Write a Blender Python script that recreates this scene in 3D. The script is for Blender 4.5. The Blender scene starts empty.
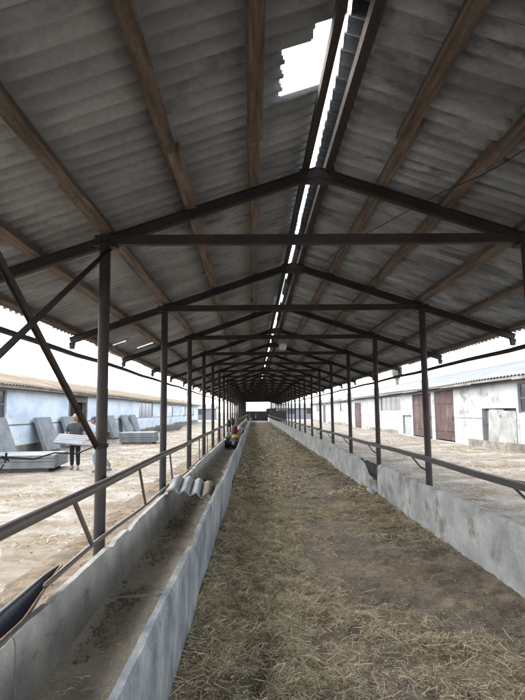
import bpy, bmesh, math, random
import numpy as np
from mathutils import Vector, Matrix
R = math.radians
rng = np.random.default_rng(7)
random.seed(7)
SC = bpy.context.scene
COL = SC.collection
H = 1.68                                        # eye height above the passage floor

# ------------------------------------------------------------------ camera
ya, pi_, ro = 0.0166, 0.1131, -0.0106
xh = Vector((math.cos(ya), -math.sin(ya), 0)); yh = Vector((math.sin(ya), math.cos(ya), 0)); zh = Vector((0, 0, 1))
fw = yh * math.cos(pi_) + zh * math.sin(pi_); uh = -yh * math.sin(pi_) + zh * math.cos(pi_)
rt = xh * math.cos(ro) + uh * math.sin(ro); up = -xh * math.sin(ro) + uh * math.cos(ro)
cd = bpy.data.cameras.new('camera'); cam = bpy.data.objects.new('camera', cd); COL.objects.link(cam)
m = Matrix((rt, up, -fw)).transposed().to_4x4(); m.translation = (0, 0, H); cam.matrix_world = m
cd.sensor_fit = 'VERTICAL'; cd.sensor_height = 24.0; cd.lens = 24.0 * 540.65 / 700.0
cd.clip_start = 0.05; cd.clip_end = 2000
SC.camera = cam

# ------------------------------------------------------------------ daylight: overcast sky and a soft sun
SUN_EL, SUN_AZ = R(40), R(-52)                  # azimuth from +Y towards +X
w = bpy.data.worlds.new('World'); SC.world = w; w.use_nodes = True
nt = w.node_tree; nt.nodes.clear()
sky = nt.nodes.new('ShaderNodeTexSky'); sky.sky_type = 'NISHITA'; sky.sun_disc = False
sky.sun_elevation = SUN_EL; sky.sun_rotation = SUN_AZ; sky.air_density = 1.3; sky.dust_density = 1.5; sky.ozone_density = 1.0
hs = nt.nodes.new('ShaderNodeHueSaturation'); hs.inputs['Saturation'].default_value = 0.3
bg = nt.nodes.new('ShaderNodeBackground'); bg.inputs['Strength'].default_value = 0.15
ow = nt.nodes.new('ShaderNodeOutputWorld')
nt.links.new(sky.outputs[0], hs.inputs['Color']); nt.links.new(hs.outputs[0], bg.inputs['Color']); nt.links.new(bg.outputs[0], ow.inputs['Surface'])
sd = bpy.data.lights.new('sun', 'SUN'); sd.energy = 0.85; sd.angle = R(65); sd.color = (1.0, 0.97, 0.92)
sun = bpy.data.objects.new('sun', sd); COL.objects.link(sun)
sv = Vector((math.sin(SUN_AZ) * math.cos(SUN_EL), math.cos(SUN_AZ) * math.cos(SUN_EL), math.sin(SUN_EL)))
sun.rotation_euler = sv.to_track_quat('Z', 'Y').to_euler()
SC.view_settings.view_transform = 'Standard'; SC.view_settings.look = 'None'
SC.view_settings.gamma = 1.0; SC.view_settings.use_curve_mapping = False
SC.view_settings.exposure = 2.75
SC.cycles.max_bounces = 12; SC.cycles.diffuse_bounces = 8

# ------------------------------------------------------------------ noise
def vnoise(x, y, seed=0):
    xi = np.floor(x).astype(np.int64); yi = np.floor(y).astype(np.int64)
    fx = x - xi; fy = y - yi; fx = fx * fx * (3 - 2 * fx); fy = fy * fy * (3 - 2 * fy)
    def h(a, b):
        n = (a * 374761393 + b * 668265263 + seed * 974634777) & 0x7fffffff
        n = ((n ^ (n >> 13)) * 1274126177) & 0x7fffffff
        return ((n ^ (n >> 16)) & 0xffff) / 65535.0
    return (h(xi, yi) * (1 - fx) + h(xi + 1, yi) * fx) * (1 - fy) + (h(xi, yi + 1) * (1 - fx) + h(xi + 1, yi + 1) * fx) * fy
def fbm(x, y, seed=0, o=4):
    s = 0; a = 0.5; t = 0
    for k in range(o):
        s = s + a * vnoise(x * 2 ** k, y * 2 ** k, seed + k); t += a; a *= 0.55
    return s / t

# ------------------------------------------------------------------ materials
def mat(name, cols, scale=3.0, stretch=(1, 1, 1), rough=0.9, bump=0.2, bscale=40.0, fine=0.25, metallic=0.0,
        island=0.0, spots=None, spec=0.3, lo=0.35, hi=0.65):
    """weathered surface: noise between the colours, fine grain, optional second stain, bump"""
    M = bpy.data.materials.new(name); M.use_nodes = True
    t = M.node_tree; N = t.nodes; L = t.links; b = N['Principled BSDF']
    b.inputs['Roughness'].default_value = rough; b.inputs['Metallic'].default_value = metallic
    b.inputs['Specular IOR Level'].default_value = spec
    tc = N.new('ShaderNodeTexCoord'); mp = N.new('ShaderNodeMapping'); mp.inputs['Scale'].default_value = stretch
    L.new(tc.outputs['Object'], mp.inputs['Vector'])
    n1 = N.new('ShaderNodeTexNoise'); n1.inputs['Scale'].default_value = scale; n1.inputs['Detail'].default_value = 8; n1.inputs['Roughness'].default_value = 0.62
    L.new(mp.outputs[0], n1.inputs['Vector'])
    cr = N.new('ShaderNodeValToRGB'); els = cr.color_ramp.elements
    while len(els) < len(cols): els.new(0.5)
    for i, c in enumerate(cols):
        els[i].position = lo + (hi - lo) * i / max(1, len(cols) - 1); els[i].color = (*c, 1)
    L.new(n1.outputs['Fac'], cr.inputs['Fac']); out = cr.outputs['Color']
    if spots:                                   # (colour, scale, threshold, softness, stretch)
        c, ss, th, so, st = spots
        m2 = N.new('ShaderNodeMapping'); m2.inputs['Scale'].default_value = st; m2.inputs['Location'].default_value = (3.1, 7.7, 1.3)
        L.new(tc.outputs['Object'], m2.inputs['Vector'])
        n3 = N.new('ShaderNodeTexNoise'); n3.inputs['Scale'].default_value = ss; n3.inputs['Detail'].default_value = 7; n3.inputs['Roughness'].default_value = 0.65
        L.new(m2.outputs[0], n3.inputs['Vector'])
        mr = N.new('ShaderNodeMapRange'); mr.inputs[1].default_value = th; mr.inputs[2].default_value = th + so
        L.new(n3.outputs['Fac'], mr.inputs[0])
        mx = N.new('ShaderNodeMixRGB'); mx.inputs[2].default_value = (*c, 1)
        L.new(mr.outputs[0], mx.inputs[0]); L.new(out, mx.inputs[1]); out = mx.outputs[0]
    n2 = N.new('ShaderNodeTexNoise'); n2.inputs['Scale'].default_value = bscale; n2.inputs['Detail'].default_value = 6; n2.inputs['Roughness'].default_value = 0.7
    L.new(tc.outputs['Object'], n2.inputs['Vector'])
    if fine or island:
        mr = N.new('ShaderNodeMapRange'); mr.inputs[1].default_value = 0.25; mr.inputs[2].default_value = 0.75
        mr.inputs[3].default_value = 1 - fine; mr.inputs[4].default_value = 1 + fine
        L.new(n2.outputs['Fac'], mr.inputs[0]); v = mr.outputs[0]
        if island:
            g = N.new('ShaderNodeNewGeometry'); mi = N.new('ShaderNodeMapRange'); mi.inputs[3].default_value = 1 - island; mi.inputs[4].default_value = 1 + island
            L.new(g.outputs['Random Per Island'], mi.inputs[0])
            mm = N.new('ShaderNodeMath'); mm.operation = 'MULTIPLY'; L.new(v, mm.inputs[0]); L.new(mi.outputs[0], mm.inputs[1]); v = mm.outputs[0]
        vm = N.new('ShaderNodeVectorMath'); vm.operation = 'SCALE'; L.new(out, vm.inputs[0]); L.new(v, vm.inputs['Scale']); out = vm.outputs[0]
    L.new(out, b.inputs['Base Color'])
    if bump:
        bp = N.new('ShaderNodeBump'); bp.inputs['Strength'].default_value = bump; bp.inputs['Distance'].default_value = 0.02
        L.new(n2.outputs['Fac'], bp.inputs['Height']); L.new(bp.outputs[0], b.inputs['Normal'])
    return M

M = {}
M['steel'] = mat('rusty_steel', [(0.012, 0.011, 0.013), (0.024, 0.019, 0.020), (0.043, 0.027, 0.022)], 2.2, (1, 1, 1), .62, .25, 60, .3, spec=.4)
M['rail'] = mat('rubbed_steel', [(0.044, 0.035, 0.032), (0.070, 0.055, 0.048), (0.088, 0.063, 0.053)], 2.5, (1, .5, 1), .5, .2, 70, .3, spec=.5)
M['wood'] = mat('old_timber', [(0.074, 0.057, 0.046), (0.136, 0.104, 0.084), (0.197, 0.158, 0.127)], 5, (6, .35, 6), .85, .4, 30, .25, island=.25,
                spots=((0.085, 0.071, 0.062), 3, .62, .05, (3, 1, 3)))
M['darkwood'] = mat('ridge_timber', [(.03, .025, .023), (.055, .043, .036)], 5, (6, .35, 6), .9, .4, 30, .25)
M['slate'] = mat('old_roof_sheet', [(0.204, 0.214, 0.226), (0.282, 0.292, 0.306), (0.349, 0.358, 0.372)], 1.3, (.8, 1.6, 1), .92, .3, 26, .16, island=.14,
                 spots=((.16, .163, .165), 1.4, 0.55, .16, (1.2, 2.4, 1)))
M['slate_r'] = mat('stained_roof_sheet', [(0.203, 0.211, 0.227), (0.298, 0.310, 0.329), (0.419, 0.431, 0.461)], 1.5, (.9, 2.4, 1), .92, .3, 26, .18, island=.16,
                   spots=((.15, .153, .157), 1.2, 0.53, .10, (1.0, 4.5, 1)))
M['concrete'] = mat('trough_concrete', [(.21, .21, .20), (.29, .285, .265), (.36, .35, .32)], 2.5, (1, 1, 1), .9, .35, 45, .22,
                    spots=((0.161, 0.140, 0.108), 2.2, .60, .10, (1, .6, 2)))
M['concrete_r'] = mat('washed_concrete', [(.21, .215, .215), (.29, .295, .29), (.38, .38, .37)], 2.0, (1, .9, 1.2), .9, .4, 42, .22,
                      spots=((0.176, 0.165, 0.148), 3.0, .53, .12, (1, 1, .9)))
M['blue'] = mat('blue_washed_concrete', [(0.125, 0.139, 0.153), (0.209, 0.228, 0.248), (0.334, 0.340, 0.326)], 3.2, (1, 1.25, .85), .85, .45, 55, .3,
                spots=((0.151, 0.127, 0.092), 3.2, .60, .08, (1, 1.8, .8)))
M['feed'] = mat('dry_feed_dust', [(0.302, 0.263, 0.218), (0.437, 0.381, 0.314), (0.538, 0.470, 0.381)], 2.3, (1, .7, 1), .95, .7, 75, .5)
M['dung'] = mat('trodden_dung', [(0.113, 0.093, 0.076), (0.203, 0.165, 0.126), (0.302, 0.239, 0.169)], 1.5, (1, 1, 1), .95, .8, 38, .4,
                spots=((0.196, 0.141, 0.083), 1.1, .52, .14, (1, .7, 1)))
M['yard'] = mat('dusty_yard', [(0.074, 0.056, 0.036), (0.132, 0.105, 0.072), (0.178, 0.158, 0.128), (0.235, 0.222, 0.198)], .55, (1, 1.25, 1), .95, .6, 11, .34, lo=.3, hi=.62,
                spots=((0.110, 0.080, 0.047), 1.7, .52, .12, (1, 1, 1)))
M['dirt'] = mat('dirt_bank', [(0.062, 0.044, 0.029), (0.110, 0.079, 0.049), (0.176, 0.132, 0.081)], 3, (1, 1, 1), .95, .8, 30, .4)
M['bluewall'] = mat('pale_blue_limewash', [(0.382, 0.458, 0.542), (0.502, 0.572, 0.651), (0.585, 0.642, 0.694)], .8, (1, .6, 1), .9, .15, 12, .1,
                    spots=((0.356, 0.289, 0.229), .8, .60, .10, (1, .5, 1.2)))
M['whitewall'] = mat('flaking_limewash', [(0.222, 0.229, 0.237), (0.296, 0.303, 0.311), (0.340, 0.348, 0.351)], .9, (1, .7, 1), .9, .2, 12, .1,
                     spots=((.17, .165, .155), 1.1, .56, .09, (1, .8, 1.2)))
M['plinth'] = mat('dirty_plinth', [(.09, .08, .068), (.15, .135, .115), (.23, .22, .195)], 1.4, (1, 1, 1), .95, .4, 14, .25)
M['tanroof'] = mat('lichen_roof', [(0.101, 0.074, 0.051), (0.156, 0.121, 0.082), (0.203, 0.168, 0.121)], .9, (1, 1.5, 1), .95, .3, 10, .2, island=.15)
M['paleroof'] = mat('pale_roof', [(0.111, 0.120, 0.124), (0.133, 0.137, 0.142), (0.152, 0.153, 0.152)], .6, (1, 1.2, 1), .8, .2, 8, .1, island=.08)
M['fascia'] = mat('weathered_board', [(.08, .072, .064), (.13, .12, .108), (.19, .18, .165)], 2, (1, .5, 1), .9, .3, 20, .25)
M['reddoor'] = mat('rusted_red_paint', [(.036, .019, .018), (.055, .029, .027), (.080, .052, .049)], 1.6, (1, 1, .6), .85, .25, 20, .25,
                   spots=((.085, .072, .066), 1.3, .56, .10, (1, 1, .8)))
M['panelgrey'] = mat('grimy_panel', [(.15, .15, .145), (.22, .222, .215), (.28, .282, .278)], 1.6, (1, 1, 1), .92, .25, 14, .15,
                     spots=((.12, .105, .09), 1.6, .56, .1, (1, 1, 1)))
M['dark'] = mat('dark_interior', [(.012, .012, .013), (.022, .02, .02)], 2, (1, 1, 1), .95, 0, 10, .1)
M['frame'] = mat('grey_frame', [(0.140, 0.140, 0.140), (0.210, 0.203, 0.196)], 4, (1, 1, 1), .85, .2, 30, .2)
M['slab'] = mat('grey_slab', [(0.143, 0.156, 0.167), (0.187, 0.200, 0.211), (0.231, 0.242, 0.251)], 2.2, (1, 1, 1), .9, .3, 30, .15)
M['slabpale'] = mat('pale_slab', [(0.216, 0.221, 0.223), (0.261, 0.266, 0.268)], 2.2, (1, 1, 1), .9, .2, 30, .1)
M['pallet'] = mat('pallet_wood', [(.13, .10, .07), (.19, .15, .105)], 4, (1, 4, 4), .9, .3, 20, .2)
M['farwall'] = mat('far_barn_wall', [(.15, .155, .18), (.19, .195, .22)], .4, (1, 1, 1), .9, 0, 10, .1)
M['greyslate'] = mat('clean_grey_sheet', [(0.165, 0.176, 0.184), (0.225, 0.236, 0.244), (0.277, 0.285, 0.292)], 5, (2, .6, 1), .9, .25, 40, .15)
M['brownslate'] = mat('brown_tile', [(.10, .07, .05), (.17, .13, .095)], 5, (2, .6, 1), .9, .3, 40, .2)
M['gutter'] = mat('blue_black_enamel', [(.022, .026, .040), (.04, .046, .065)], 3, (1, 1, 1), .45, .1, 40, .15, spec=.5)
M['rust'] = mat('rust_edge', [(.10, .06, .04), (.20, .13, .085)], 6, (1, 1, 1), .8, .3, 60, .3)

M['slate_shade'] = mat('ridge_shade_sheet', [(.03, .031, .034), (.055, .056, .06)], 3, (1, 3, 1), .95, .3, 26, .25)  # near-black copy of the sheet: shade along the right ridge painted as colour
def plain(name, c, rough=.8, spec=.3):
    return mat(name, [tuple(x * .85 for x in c), tuple(min(1, x * 1.12) for x in c)], 12, (1, 1, 1), rough, .1, 60, .1, spec=spec)
M['skin'] = plain('skin', (0.285, 0.167, 0.118), .6)
M['greyshirt'] = plain('dark_grey_cotton', (0.046, 0.050, 0.053))
M['blackcloth'] = plain('black_cotton', (.016, .016, .02))
M['paleshirt'] = plain('pale_grey_cotton', (0.248, 0.254, 0.267))
M['palejeans'] = plain('washed_blue_denim', (0.223, 0.260, 0.291))
M['bluecap'] = plain('blue_cap', (.05, .07, .13))
M['tancap'] = plain('tan_cap', (0.285, 0.198, 0.118))
M['shoe'] = plain('grey_shoe', (.16, .16, .165))
M['sole'] = plain('pale_sole', (0.310, 0.310, 0.310))
M['hair'] = plain('brown_hair', (.06, .04, .028))
M['eye'] = plain('eye', (.02, .02, .02), .3)
M['red'] = plain('red_plastic', (.12, .014, .016), .85)
M['yellow'] = plain('yellow_plastic', (.24, .195, .035), .8)
M['blackbag'] = plain('black_plastic', (.012, .012, .016), .45, .5)
M['greybag'] = plain('grey_sacking', (.24, .25, .26))
M['lampwhite'] = plain('white_glass', (.62, .60, .56), .3, .5)

def straw_mat(name, a, b_, c):
    X = bpy.data.materials.new(name); X.use_nodes = True; t = X.node_tree; bb = t.nodes['Principled BSDF']
    bb.inputs['Roughness'].default_value = .7; bb.inputs['Specular IOR Level'].default_value = .35
    g = t.nodes.new('ShaderNodeNewGeometry'); cr = t.nodes.new('ShaderNodeValToRGB')
    e = cr.color_ramp.elements; e.new(.5)
    for i, (p, cc) in enumerate(((0, a), (.6, b_), (1, c))): e[i].position = p; e[i].color = (*cc, 1)
    t.links.new(g.outputs['Random Per Island'], cr.inputs[0]); t.links.new(cr.outputs[0], bb.inputs['Base Color'])
    return X
M['straw'] = straw_mat('straw', (.20, .165, .105), (.44, .365, .235), (.72, .63, .44))

# ------------------------------------------------------------------ mesh helpers
class MB:
    def __init__(s): s.v = []; s.f = []; s.m = []; s.cur = 0
    def add(s, vs, fs):
        o = len(s.v); s.v += [tuple(map(float, v)) for v in vs]
        for f in fs: s.f.append(tuple(i + o for i in f)); s.m.append(s.cur)
        return s
    def box(s, a, b):
        (x0, y0, z0), (x1, y1, z1) = a, b
        return s.add([(x0, y0, z0), (x1, y0, z0), (x1, y1, z0), (x0, y1, z0), (x0, y0, z1), (x1, y0, z1), (x1, y1, z1), (x0, y1, z1)],
                     [(0, 3, 2, 1), (4, 5, 6, 7), (0, 1, 5, 4), (1, 2, 6, 5), (2, 3, 7, 6), (3, 0, 4, 7)])
    def bar(s, p, q, wd, ht, upv=(0, 0, 1)):      # rectangular bar from p to q
        p = Vector(p); q = Vector(q); d = (q - p).normalized(); u = Vector(upv); sd = d.cross(u).normalized(); u = sd.cross(d)
        a = sd * wd / 2; b = u * ht / 2
        vs = [p - a - b, p + a - b, p + a + b, p - a + b, q - a - b, q + a - b, q + a + b, q - a + b]
        return s.add(vs, [(3, 2, 1, 0), (4, 5, 6, 7), (0, 1, 5, 4), (1, 2, 6, 5), (2, 3, 7, 6), (3, 0, 4, 7)])
    def tube(s, pts, r, n=10, caps=True):
        pts = [Vector(p) for p in pts]; rs = r if isinstance(r, (list, tuple)) else [r] * len(pts)
        prev = None; rings = []
        for i, p in enumerate(pts):
            d = (pts[min(i + 1, len(pts) - 1)] - pts[max(i - 1, 0)]).normalized()
            ref = Vector((0, 0, 1)) if abs(d.z) < .9 else Vector((1, 0, 0))
            a = d.cross(ref).normalized() if prev is None else (prev - d * prev.dot(d)).normalized()
            prev = a; b = d.cross(a)
            rings.append([p + (a * math.cos(2 * math.pi * k / n) + b * math.sin(2 * math.pi * k / n)) * rs[i] for k in range(n)])
        vs = [v for rr in rings for v in rr]; fs = []
        for i in range(len(rings) - 1):
            for k in range(n):
                fs.append((i * n + k, i * n + (k + 1) % n, (i + 1) * n + (k + 1) % n, (i + 1) * n + k))
        if caps: fs.append(tuple(range(n - 1, -1, -1))); fs.append(tuple((len(rings) - 1) * n + k for k in range(n)))
        return s.add(vs, fs)
    def lathe(s, c, prof, n=16):                  # prof: (radius, z)
        c = Vector(c); vs = []; fs = []
        for r, z in prof:
            for k in range(n): vs.append(c + Vector((r * math.cos(2 * math.pi * k / n), r * math.sin(2 * math.pi * k / n), z)))
        for i in range(len(prof) - 1):
            for k in range(n): fs.append((i * n + k, i * n + (k + 1) % n, (i + 1) * n + (k + 1) % n, (i + 1) * n + k))
        fs.append(tuple(range(n - 1, -1, -1))); fs.append(tuple((len(prof) - 1) * n + k for k in range(n)))
        return s.add(vs, fs)
    def build(s, name, mats, parent=None, origin=None, smooth=False):
        me = bpy.data.meshes.new(name)
        o = Vector(origin) if origin is not None else (Vector(parent['_o']) if parent is not None and '_o' in parent else Vector((0, 0, 0)))
        me.from_pydata([Vector(v) - o for v in s.v], [], s.f)
        ms = mats if isinstance(mats, (list, tuple)) else [mats]
        for x in ms: me.materials.append(x)
        me.polygons.foreach_set('material_index', s.m)
        if smooth: me.polygons.foreach_set('use_smooth', [True] * len(me.polygons))
        me.update()
        ob = bpy.data.objects.new(name, me); COL.objects.link(ob)
        if parent is not None:
            ob.parent = parent
            if origin is not None: ob.location = Vector(origin) - Vector(parent['_o'])
        else: ob.location = o
        return ob

def smooth_by_angle(ob, ang=40):
    me = ob.data; bm = bmesh.new(); bm.from_mesh(me)
    for f in bm.faces: f.smooth = True
    for e in bm.edges:
        if len(e.link_faces) == 2 and e.calc_face_angle(0) > R(ang): e.smooth = False
    bm.to_mesh(me); bm.free()

def bevel(ob, wd, seg=2):
    b = ob.modifiers.new('bevel', 'BEVEL'); b.width = wd; b.segments = seg; b.limit_method = 'ANGLE'; return ob

def tag(o, label, cat, group=None):
    o['label'] = label; o['category'] = cat
    if group: o['group'] = group
    return o
def thing(name, loc, label, cat, group=None):
    o = bpy.data.objects.new(name, None); COL.objects.link(o); o.location = loc; o.empty_display_size = .1
    o['_o'] = tuple(loc)
    return tag(o, label, cat, group)
def kid(src, parent, loc):                         # another copy of a part, sharing its mesh
    c = src.copy(); COL.objects.link(c); c.parent = parent; c.location = loc; return c
def grid_mesh(name, X, Y, Z, mats, kind=None, parent=None, smooth=True):
    ny, nx = X.shape; co = np.stack([X, Y, Z], -1).reshape(-1, 3)
    i = np.arange(ny * nx).reshape(ny, nx); q = np.stack([i[:-1, :-1], i[:-1, 1:], i[1:, 1:], i[1:, :-1]], -1).reshape(-1, 4)
    return quads(name, co, q, mats, kind, parent, smooth)
def quads(name, co, q, mats, kind=None, parent=None, smooth=False):
    me = bpy.data.meshes.new(name); me.vertices.add(len(co)); me.vertices.foreach_set('co', np.asarray(co, np.float32).ravel())
    me.loops.add(q.size); me.loops.foreach_set('vertex_index', q.ravel().astype(np.int32))
    me.polygons.add(len(q)); me.polygons.foreach_set('loop_start', np.arange(len(q), dtype=np.int32) * 4)
    me.polygons.foreach_set('loop_total', np.full(len(q), 4, np.int32))
    if smooth: me.polygons.foreach_set('use_smooth', np.ones(len(q), bool))
    me.update(calc_edges=True); me.validate()
    for x in (mats if isinstance(mats, (list, tuple)) else [mats]): me.materials.append(x)
    o = bpy.data.objects.new(name, me); COL.objects.link(o)
    if kind: o['kind'] = kind
    if parent is not None:
        o.parent = parent; o.location = -Vector(parent['_o'])
    return o

# ------------------------------------------------------------------ the setting: ground and passage floor
def yard_h(x, y):
    h = .05 * (fbm(x * .5, y * .5, 3) - .5) + .03 * (fbm(x * 2.5, y * 2.5, 5) - .5)
    return h - .06
def axis(pairs):
    out = []
    for a, b, st in pairs: out += list(np.arange(a, b, st))
    return np.array(out + [pairs[-1][1]])
gx = axis([(-600, -60, 60), (-60, -14, 4), (-14, 14, .16), (14, 60, 4), (60, 600, 60)])
gy = axis([(-300, -20, 40), (-20, 1, 3), (1, 16, .16), (16, 45, .5), (45, 130, 2.5), (130, 1200, 90)])
GX, GY = np.meshgrid(gx, gy)
grid_mesh('yard_ground', GX, GY, yard_h(GX, GY), M['yard'], 'structure')

def straw_density(x, y):
    n = fbm(x * .9 + 4, y * .55, 21)
    left = np.exp(-((x + .15) / .55) ** 2) * 1.15 * np.clip((y - .5) / 1.5, .4, 1)
    band = np.exp(-((x - .45) / .5) ** 2) * .55 * (n > .42) * np.clip((y - 2.5) / 2, 0, 1)
    far = .75 * np.clip((y - 5) / 6, 0, 1) * np.clip((n - .36) * 5, 0, 1)
    patch = 1.0 * np.exp(-(((x - 1.35) / .45) ** 2 + ((y - 3.6) / .8) ** 2)) + .55 * np.exp(-(((x - .75) / .25) ** 2 + ((y - 4.6) / .35) ** 2)) - .5 * np.exp(-(((x - .95) / .5) ** 2 + ((y - 2.7) / .8) ** 2)) - .35 * np.exp(-(((x - 1.7) / .6) ** 2 + ((y - 5.6) / 1.5) ** 2))
    cl = np.clip((fbm(x * 4.5, y * 4.5, 71) - .30) * 3.2, .12, 1.5)
    return cl * np.clip(left + band + far + np.where(patch > 0, patch * np.clip((n - .3) * 4, 0, 1), patch) + .05, 0, 1.2)
def floor_h(x, y):
    d = straw_density(x, y)
    h = .018 * (fbm(x * 1.6, y * 1.6, 11) - .5) * 2 + .028 * (fbm(x * 7, y * 7, 13) - .5) * 2 + .022 * (fbm(x * 22, y * 22, 17) - .5)
    return h + .05 * d * fbm(x * 4, y * 4, 15) + .02
fx = axis([(-.56, 2.44, .03)]); fy = axis([(-4, 1.2, .3), (1.2, 9, .03), (9, 25, .1), (25, 95.2, .5)])
FX, FY = np.meshgrid(fx, fy)
grid_mesh('passage_floor', FX, FY, floor_h(FX, FY), M['dung'], 'structure')

# ------------------------------------------------------------------ the open cattle shed
XL, XR, Y0, S, NF = -1.37, 2.62, 4.94, 3.3, 29
XM = (XL + XR) / 2; SL = .336; HALF = 3.5
frames = [Y0 + S * (i - 2) for i in range(NF)]     # two frames behind the camera side
YA, YB = frames[0] - 1.4, frames[-1] + .6
shed = thing('cattle_shed', (XM, 0, 0), 'long open-sided shed of rusty steel posts with grey corrugated roof and timber purlins', 'shed')
TIE = 3.28; APX = 3.95
mb = MB(); mb.tube([(0, 0, -.1), (0, 0, TIE + .03)], .05, 14); mb.box((-.09, -.09, TIE - .06), (.09, .09, TIE - .045))
post = mb.build('post', M['steel'], shed, (XL, frames[0], 0)); smooth_by_angle(post)
post.data.transform(Matrix.Translation(Vector((XL, frames[0], 0))))
mb = MB(); mb.box((XL - .1, -.03, -.05), (XR + .1, -.02, .04)); mb.box((XL - .1, -.02, .03), (XR + .1, .035, .04)); mb.box((XL - .1, -.02, -.05), (XR + .1, .035, -.04))
tie = mb.build('tie_beam', M['steel'], shed, (XM, frames[0], TIE)); tie.data.transform(Matrix.Translation(Vector((XM, frames[0], TIE))))
for v in tie.data.vertices: v.co.x -= XM
rafts = []
for sg in (-1, 1):
    mb = MB()
    ex = sg * (HALF - .06); ez = APX - SL * (HALF - .06)
    yo = .045
    mb.bar((sg * .01, yo, APX), (ex, yo, ez), .05, .105, (0, 0, 1))
    mb.bar((sg * .01, yo, APX + .045), (ex, yo, ez + .045), .085, .012, (0, 0, 1))
    mb.bar((sg * .01, yo, APX - .045), (ex, yo, ez - .045), .085, .012, (0, 0, 1))
    # shoe at the eave that carries the eave pipe
    cx = ex - sg * .03
    mb.add([(cx - .03, yo - .03, ez - .13), (cx + .03, yo - .03, ez - .13), (cx + .03, yo + .03, ez - .13), (cx - .03, yo + .03, ez - .13),
            (cx - .045, yo - .03, ez - .03), (cx + .045, yo - .03, ez - .03), (cx + .045, yo + .03, ez - .03), (cx - .045, yo + .03, ez - .03)],
           [(0, 3, 2, 1), (4, 5, 6, 7), (0, 1, 5, 4), (1, 2, 6, 5), (2, 3, 7, 6), (3, 0, 4, 7)])
    # gusset at the ridge
    if sg < 0: mb.box((-.17, yo - .032, APX - .13), (.17, yo - .026, APX + .03))
    r = mb.build('rafter', M['steel'], shed, (XM, frames[0], 0))
    r.data.transform(Matrix.Translation(Vector((XM, frames[0], 0))))
    for v in r.data.vertices: v.co.x -= 0
    rafts.append(r)
# the meshes above were written about the frame; bring every part's own origin to its frame
def place_frames():
    base = Vector(shed['_o'])
    post.location = Vector((XL, frames[0], 0)) - base
    tie.location = Vector((XM, frames[0], TIE)) - base
    for r in rafts: r.location = Vector((XM, frames[0], 0)) - base
    for i, y in enumerate(frames):
        j = Vector((random.uniform(-.015, .015), random.uniform(-.04, .04), random.uniform(-.012, .012)))
        for x in (XL, XR):
            if i == 0 and x == XL: continue
            c = kid(post, shed, Vector((x, y, 0)) - base + Vector((j.x * .3, 0, 0))); c.rotation_euler = (random.uniform(-.006, .006), random.uniform(-.006, .006), random.uniform(0, 6))
        if i:
            kid(tie, shed, Vector((XM, y, TIE + j.z)) - base)
            for r in rafts: kid(r, shed, Vector((XM, y, j.z)) - base)
for o in [post, tie] + rafts:                      # undo the origin shift build() made (meshes were given about 0)
    pass
place_frames()

def zroof(t): return APX - SL * t                   # rafter centre line at distance t from the ridge
# timber purlins: lapped lengths, slightly out of line with one another
for sg in (-1, 1):
    for t in (.60, 1.235, 1.98, 2.66, 3.36):
        mb = MB(); y = YA; k = 0
        while y < YB:
            L = 6.6 if k else 2 * S + .3
            y2 = min(y + L + .25, YB); dx = random.uniform(-.014, .014); dz = random.uniform(0, .008) ; yaw = random.uniform(-.012, .012)
            wd = random.uniform(.085, .115); ht = .082
            n = 8; x = XM + sg * t + dx; zc = zroof(t) + .058 + ht / 2 + dz
            for a in range(1):
                p = Vector((x - yaw * 2, y, zc)); q = Vector((x + yaw * 2, y2, zc + random.uniform(-.006, .006)))
                mb.bar(p, q, wd, ht, (-sg * SL * -1 * .9, 0, 1))
            y = y2 - .25 if y2 < YB else YB; k += 1
        bevel(mb.build('purlin', M['wood'], shed), .008, 2)
# ridge boards
for x, wd in ((XM - .105, .055), (XM + .108, .07)):
    mb = MB(); y = YA
    while y < YB:
        y2 = min(y + 5.1, YB); mb.bar((x + random.uniform(-.008, .008), y, zroof(abs(x - XM)) + .098), (x + random.uniform(-.008, .008), y2 - .01, zroof(abs(x - XM)) + .098), wd, .085); y = y2
    mb.build('ridge_board', M['darkwood'], shed)
# eave pipes slung under the rafter shoes
for sg in (-1, 1):
    x = XM + sg * (HALF - .08); z = zroof(HALF - .08) - .165
    mb = MB(); ys = np.arange(YA, YB, S / 2)
    mb.tube([(x + .012 * math.sin(y * .7), y, z - .03 + .012 * math.sin(y * 1.3)) for y in ys], .038, 10)
    o = mb.build('eave_pipe', M['steel'], shed, smooth=True)
# crossed braces between the first posts on the left
mb = MB(); mb.bar((XL - .03, frames[1], 3.30), (XL - .03, Y0, 1.37), .010, .038, (1, 0, 0)); mb.bar((XL - .03 - .025, frames[1], 3.30), (XL - .055, Y0, 1.37), .036, .007, (1, 0, 0))
mb.build('brace', M['steel'], shed)
mb = MB(); mb.bar((XL + .03, frames[1], 1.29), (XL + .03, Y0, 3.20), .012, .05, (1, 0, 0))
mb.build('brace', M['steel'], shed)
mb = MB()
for a in range(3):
    mb.tube([(XL + .054 * math.cos(t), Y0 + .054 * math.sin(t), 1.38 + .008 * a + .01 * math.sin(t + a)) for t in np.linspace(0, 2 * math.pi, 17)], .006, 6, False)
mb.build('wire_binding', M['steel'], shed)

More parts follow.
